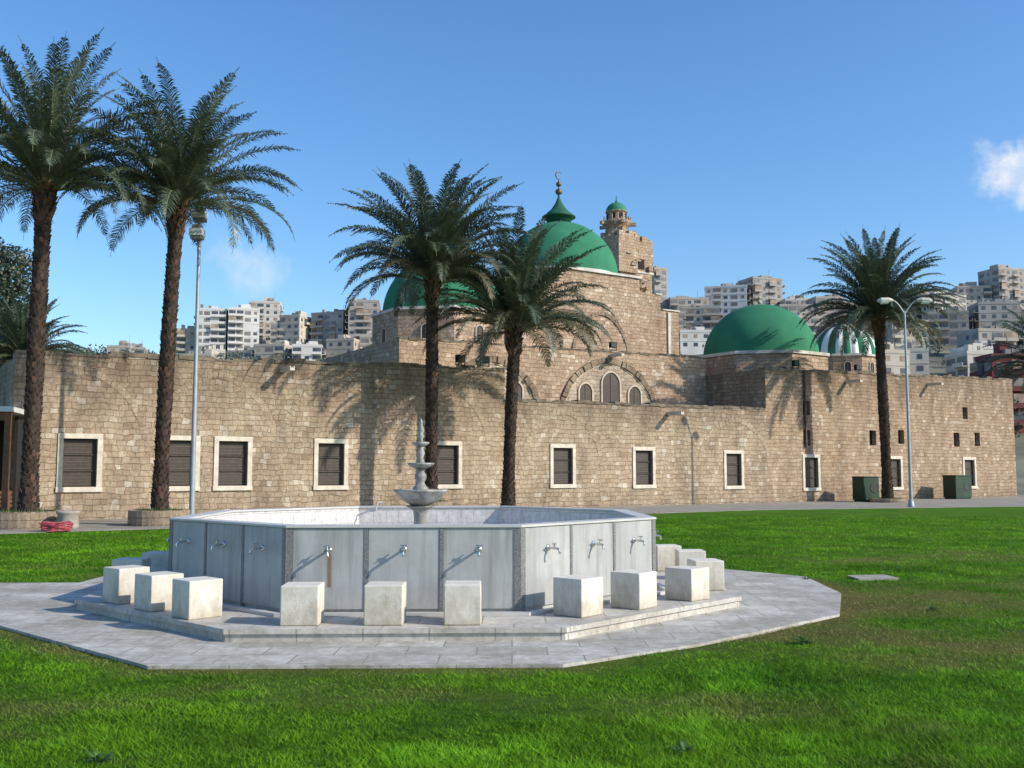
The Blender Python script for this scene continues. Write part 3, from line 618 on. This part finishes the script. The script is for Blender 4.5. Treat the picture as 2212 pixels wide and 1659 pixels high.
for i in range(14):
    z=rm.uniform(14,17); y=rm.uniform(-1.3,.8); mb.box(-1.88,-1.2,y,y+rm.uniform(.2,.6),z,z+rm.uniform(.12,.4),0); x=rm.uniform(-1.6,.9); mb.box(x,x+rm.uniform(.15,.5),-1.6,-1.2,z-.5,z-.5+rm.uniform(.1,.3),0)
mb.obj("tower",[STONE2,ROOF],parent=MN)
mb=MB(); mb.box(-.25,.6,-1.39,-1.2,15.35,16.05,0); mb.box(-1.80,-1.70,-.3,.2,16.2,16.8,0); mb.box(-1.80,-1.7,.5,.8,15.1,15.6,0); mb.obj("tower_opening",[BLACK],parent=MN)
mb=MB(); mb.box(-.09,1.43,-1.40,-1.362,15.08,15.2,0); mb.obj("string_course",[WHITE],parent=MN)
mb=MB(); mb.lathe([(.95,17.2),(.92,17.9),(.80,18.0),(.78,18.3),(.90,18.5),(1.02,18.68),(1.02,18.80),(.70,18.83),(.68,19.4),(.77,19.45),(.77,19.53)],-.6,.1,12,0,False)
T_=Matrix.Translation((-.6,.1,0))
for k in range(9):
    a=k*math.pi*2/9+.2; mb.box(.91,1.01,-.05,.05,18.78,18.95+.12*(k%3),0,T_@Matrix.Rotation(a,4,'Z'))
for k in range(5):
    a=k*math.pi*2/5+.6; mb.box(.75,1.35,-.12,.12,18.5,18.72,0,T_@Matrix.Rotation(a,4,'Z'))
for k in range(8):
    a=k*math.pi/4+.6; mb.box(.55,.70,-.12,.12,18.95,19.34,1,T_@Matrix.Rotation(a,4,'Z'))
mb.obj("turret",[STONE2,BLACK],parent=MN)
mb=MB(); mb.lathe([(.75,19.5)]+domeprof(.73,.66,19.53,10),-.6,.1,28); mb.lathe([(.05,20.1),(.1,20.25),(.04,20.35),(.03,20.65)],-.6,.1,8); mb.obj("cap_dome",[GREEN],parent=MN)
FL=MB(); FL.box(-.2,.2,-.09,.09,.12,.42,0); FL.box(-.17,.17,-.1,-.088,.15,.39,1); FL.box(-.23,-.205,-.02,.02,0,.3,0); FL.box(.205,.23,-.02,.02,0,.3,0); FL.box(-.23,.23,-.04,.04,-.02,.02,0)
f0=None
for s,t,z in ((-2.5,.15,6.05),(-1.3,.15,6.08),(9.3,4.45,7.92),(18.4,.2,7.12),(23.6,.2,7.2)):
    x,y=WL(s,t)
    if f0 is None: f0=FL.obj("floodlight",[BLACK,DGREY],(x,y,z),MA); o=f0
    else: o=dup(f0,None,(x,y,z),MA)
    tag(o,"small black floodlight mounted on top of the mosque wall","floodlight",group="floodlights on the mosque walls")
# ---------------------------------------------------------------- palms
def palm_meshes(H,L_,seed,nf,lean,tr=.24,emin=12,emax=86,droop=1.0,lw=.024):
    rr=random.Random(seed); tm=MB()
    ax=lambda z:Vector((lean[0]*(z/H)**1.5,lean[1]*(z/H)**1.5,z))
    rad=lambda z:tr*(1.25-.35*min(1,z/1.5)) if z<1.5 else tr*(.9-.05*math.sin(z))
    prof=int(H/.25); vs=[]; sg=14
    for j in range(prof+1):
        z=H*j/prof; c=ax(z)
        for i in range(sg):
            a=2*math.pi*i/sg; q=rad(z)*.92; vs.append(c+Vector((q*math.cos(a),q*math.sin(a),0)))
    tm.add(vs,[(j*sg+i,j*sg+(i+1)%sg,(j+1)*sg+(i+1)%sg,(j+1)*sg+i) for j in range(prof) for i in range(sg)],0,True)
    k=0; z=.05
    while z<H:
        a=k*2.39996; top=z>H-1.3; c=ax(z); rd=rad(z)*(.9+ (.35*(z-(H-1.3))/1.3 if top else 0))
        d=Vector((math.cos(a),math.sin(a),0)); tg=Vector((-d.y,d.x,0)); w_=.075*rr.uniform(.8,1.2); h_=.13*rr.uniform(.8,1.3); out=.05*rr.uniform(.6,1.6)
        if top: h_=.30*rr.uniform(.7,1.4); out=.13*rr.uniform(.6,1.5); w_=.07
        b=c+d*rd
        pts=[b-tg*w_-Vector((0,0,.05)),b+tg*w_-Vector((0,0,.05)),b+tg*w_*.55+d*out+Vector((0,0,h_)),b-tg*w_*.55+d*out+Vector((0,0,h_)),b+Vector((0,0,h_*.7))-d*.03]
        tm.add(pts,[(0,1,2,3),(3,2,4),(1,4,2),(0,3,4)],1 if top and rr.random()<.7 else (1 if rr.random()<.12 else 0)); k+=1; z+=.0125 if not top else .016
    cm=MB(); base=ax(H)
    for i in range(nf):
        q=(i+.5)/nf; az=i*2.39996+rr.uniform(-.35,.35)
        e0=R(emax-(emax-emin)*q**.85+rr.uniform(-8,8)); bend=R((38+56*q)*droop+rr.uniform(-14,20)); LL=L_*rr.uniform(.88,1.08)*(1.0-.16*q)
        hd=Vector((math.cos(az),math.sin(az),0)); side=Vector((-hd.y,hd.x,0)); sw=rr.uniform(-.35,.35)
        ns=14; p=base+hd*.12+Vector((0,0,-.35*q)); pts=[p]; dirs=[]
        for j in range(ns):
            t=(j+.5)/ns; e=e0-bend*t**1.7; d=(hd+side*sw*t).normalized()*math.cos(e)+Vector((0,0,math.sin(e))); p=p+d*LL/ns; pts.append(p); dirs.append(d)
        dirs.append(dirs[-1]); mi=1 if q>.84 and rr.random()<.5 else 0
        for j in range(ns):
            cm.tube(pts[j],pts[j+1],.026*(1-j/ns)+.005,.026*(1-(j+1)/ns)+.005,3,2,False)
        roll=rr.uniform(-.4,.4); nl=int(LL/.044)
        for kx in range(nl):
            t=.09+.91*(kx+rr.random()*.8)/nl
            if t>=.995: t=.995
            f=t*ns; j=int(f); f-=j; P=pts[j].lerp(pts[min(ns,j+1)],f); d=dirs[j]
            up=side.cross(d).normalized()*-1
            if up.z<0 : up=-up
            sd=d.cross(up).normalized()
            ll=.60*(math.sin(math.pi*min(1,.14+t*.92))**.42)*rr.uniform(.78,1.15)*(1-.2*t)
            for sgn in (-1,1):
                fa=.85-.3*t+rr.uniform(-.18,.18)
                v=(sd*sgn+up*(.34+roll*sgn*.7+rr.uniform(-.28,.28)))*.85*(1-.35*t)+d*fa
                v.normalize(); w_=d*lw
                m1=P+v*ll*.55; tip=P+v*ll+Vector((0,0,-.2*ll-.08*rr.random()))
                o=len(cm.v); cm.v+=[tuple(P-w_*.6),tuple(P+w_*.6),tuple(m1+w_),tuple(m1-w_),tuple(tip)]
                cm.f+=[(o,o+1,o+2,o+3),(o+3,o+2,o+4)]; cm.m+=[mi,mi]; cm.sm+=[False,False]
    return tm,cm
def palm(x,y,H,L_,seed,nf,lean,label,z=0,tr=.24,emin=12,scale=1,**kw):
    P=empty("palm_tree",(x,y,z)); tm,cm=palm_meshes(H,L_,seed,nf,lean,tr,emin,**kw)
    tm.obj("trunk",[TRUNK,BOOT],parent=P); cm.obj("crown",[FROND,FRONDY,RACH],parent=P); P.scale=(scale,)*3
    tag(P,label,"palm tree",group="date palms along the mosque wall"); return P
p1=palm(-13.75,28.5,10.1,4.7,11,78,(.1,0),"tall date palm rising from a round stone planter",tr=.235,droop=1.05,lw=.020)
p2=palm(-10.55,30,10.0,4.3,23,74,(.28,0),"tall date palm in low round stone planter beside pole",tr=.22,droop=1.12,lw=.020)
p3=palm(-3.07,38,9.2,5.0,35,98,(.0,0),"date palm with full drooping crown behind the fountain",tr=.24,droop=1.1,emin=16)
p4=palm(-.15,39,7.4,4.9,47,80,(.3,0),"shorter date palm leaning slightly before the mosque wall",tr=.235,droop=1.05)
p5=palm(19.5,52,9.9,4.9,59,104,(-.2,0),"dense crowned date palm growing beside green cabinets",tr=.26,emin=4,droop=.95,lw=.027)
def palmcopy(src,x,y,sc,rot,label):
    o=dup(src,None,(x,y,0),rot,sc); tag(o,label,"palm tree",group="date palms along the mosque wall"); return o
palmcopy(p5,-25.5,52,.76,1.2,"smaller date palm beside the dark conifer")
palmcopy(p4,42.5,77,1.3,2.2,"date palm growing beyond the end of the mosque")
def planter(x,y,r,h,label,tuft=True):
    P=empty("planter",(x,y,0)); mb=MB(); mb.lathe([(r,0),(r*1.0,h),(r-.22,h),(r-.24,h-.12)],seg=28,mat=0,smooth=False)
    mb.obj("stone_ring",[STONE],parent=P)
    rr=random.Random(int(abs(x)*10)); mb=MB()
    for i in range(420):
        a=rr.random()*6.283; q=(r-.2)*math.sqrt(rr.random()); b=Vector((q*math.cos(a),q*math.sin(a),h-.12)); d=Vector((rr.uniform(-.6,.6),rr.uniform(-.6,.6),1)).normalized()*rr.uniform(.12,.26); s_=Vector((rr.uniform(-1,1),rr.uniform(-1,1),0))*.02
        mb.add([b-s_,b+s_,b+d],[(0,1,2)])
    mb.obj("weeds",[LEAFG],parent=P)
    tag(P,label,"planter",group="round stone planters around palm trunks")
planter(-13.8,28.5,1.0,.5,"round stone planter around the base of a palm"); planter(-10.55,30,.88,.47,"round stone planter with weeds around a palm"); planter(-3.07,38,.8,.5,"round stone planter with green weeds"); planter(19.5,52,.9,.22,"low weedy ring around a palm trunk")
X0=-12.35; mb=MB(); mb.lathe([(.28,0),(.30,.1),(.27,.4),(.31,.44),(.31,.5),(.25,.5)],seg=20); o=mb.obj("stone_pot",[CONC],(X0,27.9,.02)); tag(o,"squat weathered stone pot standing by the planter","pot")
mb=MB(); rr=random.Random(5)
for L_ in range(7):
    rd=.3+.03*rr.random()*L_*.5; pts=[(rd*math.cos(i*.4)*1.15,rd*math.sin(i*.4),.04+.035*L_+.02*math.sin(i+L_)) for i in range(17)]; mb.path(pts,.017,6)
o=mb.obj("garden_hose",[HOSE],(X0+.15,26.9,.0)); tag(o,"coiled pink garden hose lying on the path","hose")
# ---------------------------------------------------------------- lamp posts
LP=empty("floodlight_pole",(-9.9,31,0)); tag(LP,"tall slim steel pole carrying box floodlights","floodlight pole")
mb=MB(); mb.tube((0,0,0),(0,0,9.6),.085,.05,12); mb.lathe([(.16,0),(.16,.05),(.09,.3)],seg=12); mb.obj("pole",[METAL],parent=LP)
hm=MB(); hm.prism([(-.17,-.16),(.17,-.16),(.19,.16),(-.19,.16)],0,.1,0); hm.prism([(-.2,-.19),(.2,-.19),(.2,.19),(-.2,.19)],.1,.32,1); hm.prism([(-.13,-.12),(.13,-.12),(.13,.12),(-.13,.12)],.32,.46,0); hm.tube((0,.1,-.1),(0,.1,.0),.03)
h0=hm.obj("lamp_head",[GREY,LAMPG],(0,-.02,9.5),0,LP,bevel=.02); dup(h0,LP,(.0,-.24,8.88))
h0b=MB(); h0b.box(-.02,.02,-.2,0,8.95,9.0); h0b.obj("bracket",[METAL],parent=LP)
SLp=empty("street_lamp",(18.0,45.2,0)); tag(SLp,"double arm street lamp with curved arms on tall pole","street lamp")
mb=MB(); mb.tube((0,0,0),(0,0,8.95),.08,.045,12); mb.lathe([(.15,0),(.15,.06),(.1,.35)],seg=12); mb.obj("pole",[METAL],parent=SLp)
for sg in (-1,1):
    am=MB(); am.path([(sg*(.6*t),-.08*t,8.8+.62*math.sin(t*1.6)) for t in [i/9 for i in range(10)]],.035); am.obj("lamp_arm",[METAL],parent=SLp)
    hm=MB(); x=sg*.55; q=-.08
    hm.tube((x,q,9.42),(x+sg*.2,q,9.44),.06,.12,10); hm.tube((x+sg*.2,q,9.44),(x+sg*.55,q,9.42),.12,.13,10); hm.tube((x+sg*.55,q,9.42),(x+sg*.7,q,9.40),.13,.05,10); hm.tube((x+sg*.22,q,9.36),(x+sg*.55,q,9.34),.1,.1,8,1)
    hm.obj("lamp_head",[WHITE,LAMPG],parent=SLp)
for (x,y,w_,h_,rt) in ((18.8,53.2,1.0,1.3,.35),(25.9,58.2,1.3,1.35,.45)):
    C=empty("green_cabinet",(x,y,0),rt); tag(C,"dark green metal equipment cabinet with round grey fan","cabinet",group="green cabinets by the mosque wall")
    mb=MB(); mb.box(-w_/2,w_/2,-.45,.45,.1,h_); mb.box(-w_/2-.03,w_/2+.03,-.48,.48,h_,h_+.05); mb.box(-w_/2+.05,w_/2-.05,-.4,.4,.0,.1)
    for i in range(5): mb.box(-w_/2+.08,-.05,-.465,-.45,.25+i*.1,.29+i*.1)
    mb.obj("casing",[CABG],parent=C,bevel=.015)
    mb=MB(); mb.lathe([(.26,.45),(.26,.465),(.22,.47),(.22,.46)],seg=24); mb.v=[(v[0]+w_*.2,-v[2],v[1]+.75) for v in mb.v]; mb.obj("fan",[DGREY],parent=C)
SH=empty("shelter",(-17.2,30.5,0),.25); tag(SH,"open dark timber shelter with pale sheet metal roof","shelter")
mb=MB(); mb.prism([(-3,-2.2),(2.2,-2.2),(2.2,2.2),(-3,2.2)],3.35,3.5,0); mb.obj("roof",[LAMPG],parent=SH)
for x in (-2.8,2.05):
    for y in (-2,2): mb=MB(); mb.box(x-.08,x+.08,y-.08,y+.08,0,3.35); mb.obj("post",[WOOD],parent=SH)
mb=MB(); mb.box(-2.7,1.96,-2.05,-1.95,3.1,3.35); mb.obj("beam",[WOOD],parent=SH)
mb=MB(); mb.box(-2.9,2.05,1.7,1.8,0,3.3); mb.box(1.9,2.0,-.5,1.7,0,3.3); mb.obj("back_wall",[BLACK],parent=SH)
BN=empty("wooden_bench",(-15.5,29.4,0),.5); tag(BN,"brown slatted wooden bench under the shelter","bench")
mb=MB()
for i in range(4): mb.box(-.75,.75,-.22+i*.12,-.12+i*.12,.42,.46)
mb.obj("seat",[WOOD],parent=BN); mb=MB()
for i in range(4): mb.box(-.75,.75,.24,.28,.55+i*.13,.64+i*.13)
mb.obj("backrest",[WOOD],parent=BN)
for x in (-.7,.62):
    mb=MB(); mb.box(x,x+.08,-.2,-.12,0,.42); mb.box(x,x+.08,.2,.28,0,1.05); mb.box(x,x+.08,-.2,.24,.36,.42); mb.obj("leg",[WOOD],parent=BN)
def leafcloud(mb,c,rad,n,size,rr,mat=0):
    for i in range(n):
        while True:
            q=Vector((rr.uniform(-1,1),rr.uniform(-1,1),rr.uniform(-1,1)))
            if .25<q.length<1: break
        p=Vector(c)+Vector((q.x*rad[0],q.y*rad[1],q.z*rad[2])); a=Vector((rr.uniform(-1,1),rr.uniform(-1,1),rr.uniform(-.6,1))).normalized()*size*rr.uniform(.6,1.3); b=a.orthogonal().normalized()*size*.4
        mb.add([p-b,p+a*.6+b*.2,p+a,p-a*.1+b],[(0,1,2,3)],mat)
T=empty("conifer_tree",(-30.8,60,0)); tag(T,"dark dense conifer tree beyond the mosque wall","tree")
mb=MB(); mb.tube((0,0,0),(0,0,14),.4,.08,10); mb.tube((0,0,6),(1.2,.2,9),.15,.05,6); mb.tube((0,0,7),(-1.1,.3,10),.15,.05,6); mb.obj("trunk",[TRUNK],parent=T)
mb=MB(); rr=random.Random(8)
for i in range(34):
    z=6+9.2*i/34; q=1.75*math.sin(math.pi*min(1,.2+.8*(1-(z-6)/9.9)))**.7+.15; a=i*2.4
    leafcloud(mb,(q*.5*math.cos(a),q*.5*math.sin(a),z),(q*.75,q*.75,.9),330,.24,rr)
mb.obj("crown",[LEAFD],parent=T)
FN=empty("iron_fence",(34.2,64,0),.3); tag(FN,"black iron railing fence past the mosque corner","fence")
mb=MB()
for i in range(50): mb.tube((i*.16,0,0),(i*.16,0,2.3),.02,.02,5)
mb.obj("railing_bars",[BLACK],parent=FN); mb=MB(); mb.box(0,8,-.03,.03,.2,.26); mb.box(0,8,-.03,.03,2.05,2.11); mb.obj("rail",[BLACK],parent=FN)
# ---------------------------------------------------------------- apartment buildings
WALLC=[plain("render_"+str(i),c,.9,.16,.15) for i,c in enumerate([(.54,.50,.44),(.44,.39,.33),(.38,.34,.30),(.48,.43,.35),(.33,.31,.29),(.62,.60,.56),(.42,.36,.30)])]  # wall tones partly lightened, distance haze put into the colour
DW=plain("far_window",(.07,.08,.095),.4,.5,.5); BAL=plain("balcony_shade",(.20,.185,.175),.8,.3,.3)  # window tone made lighter and cooler to paint in distance haze
AW=plain("awning",(.32,.24,.17),.8,.5,.4)
rb=random.Random(77)
def apartment(x,y,w_,d_,ztop,rot=0,mat=None,name="apartment_building",fh=3.0,label=None,z0=None):
    z0=hz(x,y)-1.5 if z0 is None else z0; H=ztop-z0
    if H<5: return
    mats=[mat or rb.choice(WALLC),DW,BAL,AW]
    mb=MB(); mb.box(-w_/2,w_/2,-d_/2,d_/2,0,H); nfl=int(H/fh)
    for nrm,W_,D_ in ((0,w_,d_),(math.pi/2,d_,w_),(-math.pi/2,d_,w_)):
        M=Matrix.Rotation(nrm,4,'Z'); nc=max(2,int(W_/3.1)); cw=W_/nc; style=[rb.choice('wwbbl') for _ in range(nc)]
        for f in range(nfl):
            zb=H-(f+1)*fh
            if zb<-2: continue
            for c in range(nc):
                xc=-W_/2+cw*(c+.5); st=style[c]
                if rb.random()<.06: continue
                if st=='w':
                    ww=rb.choice((.6,.7,.8)); mb.box(xc-ww,xc+ww,-D_/2-.06,-D_/2+.02,zb+1.0,zb+2.3,1 if rb.random()<.8 else 3,M)
                elif st=='b':
                    mb.box(xc-cw*.42,xc+cw*.42,-D_/2-.05,-D_/2+.02,zb+.15,zb+2.55,1 if rb.random()<.6 else 2,M)
                    mb.box(xc-cw*.48,xc+cw*.48,-D_/2-1.3,-D_/2-.04,zb-.02,zb+.14,0,M); mb.box(xc-cw*.48,xc+cw*.48,-D_/2-1.3,-D_/2-1.18,zb+.14,zb+.95,0,M)
                    if rb.random()<.2: mb.box(xc-cw*.45,xc+cw*.45,-D_/2-1.25,-D_/2-1.2,zb+1.0,zb+2.7,3,M)
                else:
                    mb.box(xc-cw*.40,xc+cw*.40,-D_/2-.05,-D_/2+.02,zb+.8,zb+2.4,2,M)
            mb.box(-W_/2-.08,W_/2+.08,-D_/2-.1,-D_/2+.02,zb+2.82,zb+2.98,0,M)
    mb.box(-w_/2-.1,w_/2+.1,-d_/2-.12,d_/2+.1,H,H+.8,0)
    sx=rb.uniform(-.3,.1); mb.box(w_*sx,w_*(sx+.3),-d_*.1,d_*.3,H+.8,H+rb.uniform(2,3.4),0)
    for i in range(3):
        a=rb.uniform(-w_*.4,w_*.35); e=rb.uniform(.7,1.5); mb.box(a,a+e,-d_*.3,-d_*.3+1.3,H+.8,H+.8+rb.uniform(.6,2),rb.choice((0,2)))
    mb.tube((w_*.3,0,H),(w_*.3,0,H+rb.uniform(3,6)),.08,.05,5,2)
    o=mb.obj(name,mats,(x,y,z0),rot); tag(o,label or "multi-storey pale apartment block with balconies on the hillside","building",group="apartment buildings on the hillside"); return o
A=apartment
W=WALLC
for (x,w_,zt,y,m_) in ((-141,9,62,430,3),(-130,12.6,70.5,428,5),(-117,13,71,430,5),(-112,13.5,77,448,0),(-102,6,65,432,2),(-94,9.6,68,430,3),(-78,15.6,69.5,432,4),(-64,13,74,428,2),
    (76,17,75.5,430,2),(94,18,81,432,5),(110,15,85.4,436,4),(121,7,75,430,0),(128,9,76,436,3),(180,13,78,430,1),(170,10,68,424,6),(200,14,80.6,430,1),(213,13.5,88,428,2),(226,14,78,430,3),(62.5,6,89,432,2),(148,12,74,436,1),(160,11,70,440,2),(190,10,73,440,4)):
    A(x,y,w_,12,zt,rb.uniform(-.35,.35),W[m_])
for (x,y,w_,zt) in ((-91,380,12,49),(-78,378,11,48.5),(-64,380,11,51),(-103,384,10,47),(-52,384,12,53),(-40,390,12,56),(-120,386,9,46),
    (64,350,11,50),(75,352,12,49),(88,350,13,51),(103,350,13,55),(118,352,13,52),(139,352,14,54),(155,352,13,57),(171,350,14,60),(187,352,13,58),(203,354,13,60),(129,352,9,50),
    (70,300,11,36),(84,302,12,36),(99,300,12,38),(113,300,12,37),(128,300,13,40),(143,298,12,43),(158,300,12,44),(60,304,8,33)):
    A(x,y,w_,11,zt,rb.uniform(-.3,.3))
for i in range(10):
    x=60+i*18+rb.uniform(-4,4); y=rb.uniform(385,410); A(x,y,rb.uniform(12,16),11,hz(x,y)+rb.uniform(12,19),rb.uniform(-.3,.3))
for i in range(6):
    x=84+i*9+rb.uniform(-1,1); y=rb.uniform(235,260); A(x,y,rb.uniform(8,10),9,hz(x,y)+rb.uniform(6.5,10),rb.uniform(-.3,.3))
for i in range(12):
    x=rb.uniform(-160,-40); y=rb.uniform(395,420); A(x,y,rb.uniform(7,11),10,hz(x,y)+rb.uniform(4,7),rb.uniform(-.5,.5))
A(93.5,190,6.2,6,23.0,.05,RED,"red_building",3.2,"dark red rendered house with balconies past the mosque")
mb=MB(); rr=random.Random(15)
for i in range(230):
    x=rr.uniform(-330,-40) if i<95 else rr.uniform(50,240); y=rr.uniform(330,450) if i<95 else rr.uniform(180,400); q=rr.uniform(2.0,4.0)
    leafcloud(mb,(x,y,hz(x,y)+q*.8),(q*1.3,q,q),100,1.0,rr)
for i in range(60):
    x=rr.uniform(-420,-150); y=rr.uniform(440,500); q=rr.uniform(3,5); leafcloud(mb,(x,y,hz(x,y)+q*.6),(q*1.5,q,q),80,1.6,rr)
o=mb.obj("hillside_trees",[LEAFH]); tag(o,"scattered dark green trees on the hillside","trees",kind="stuff")
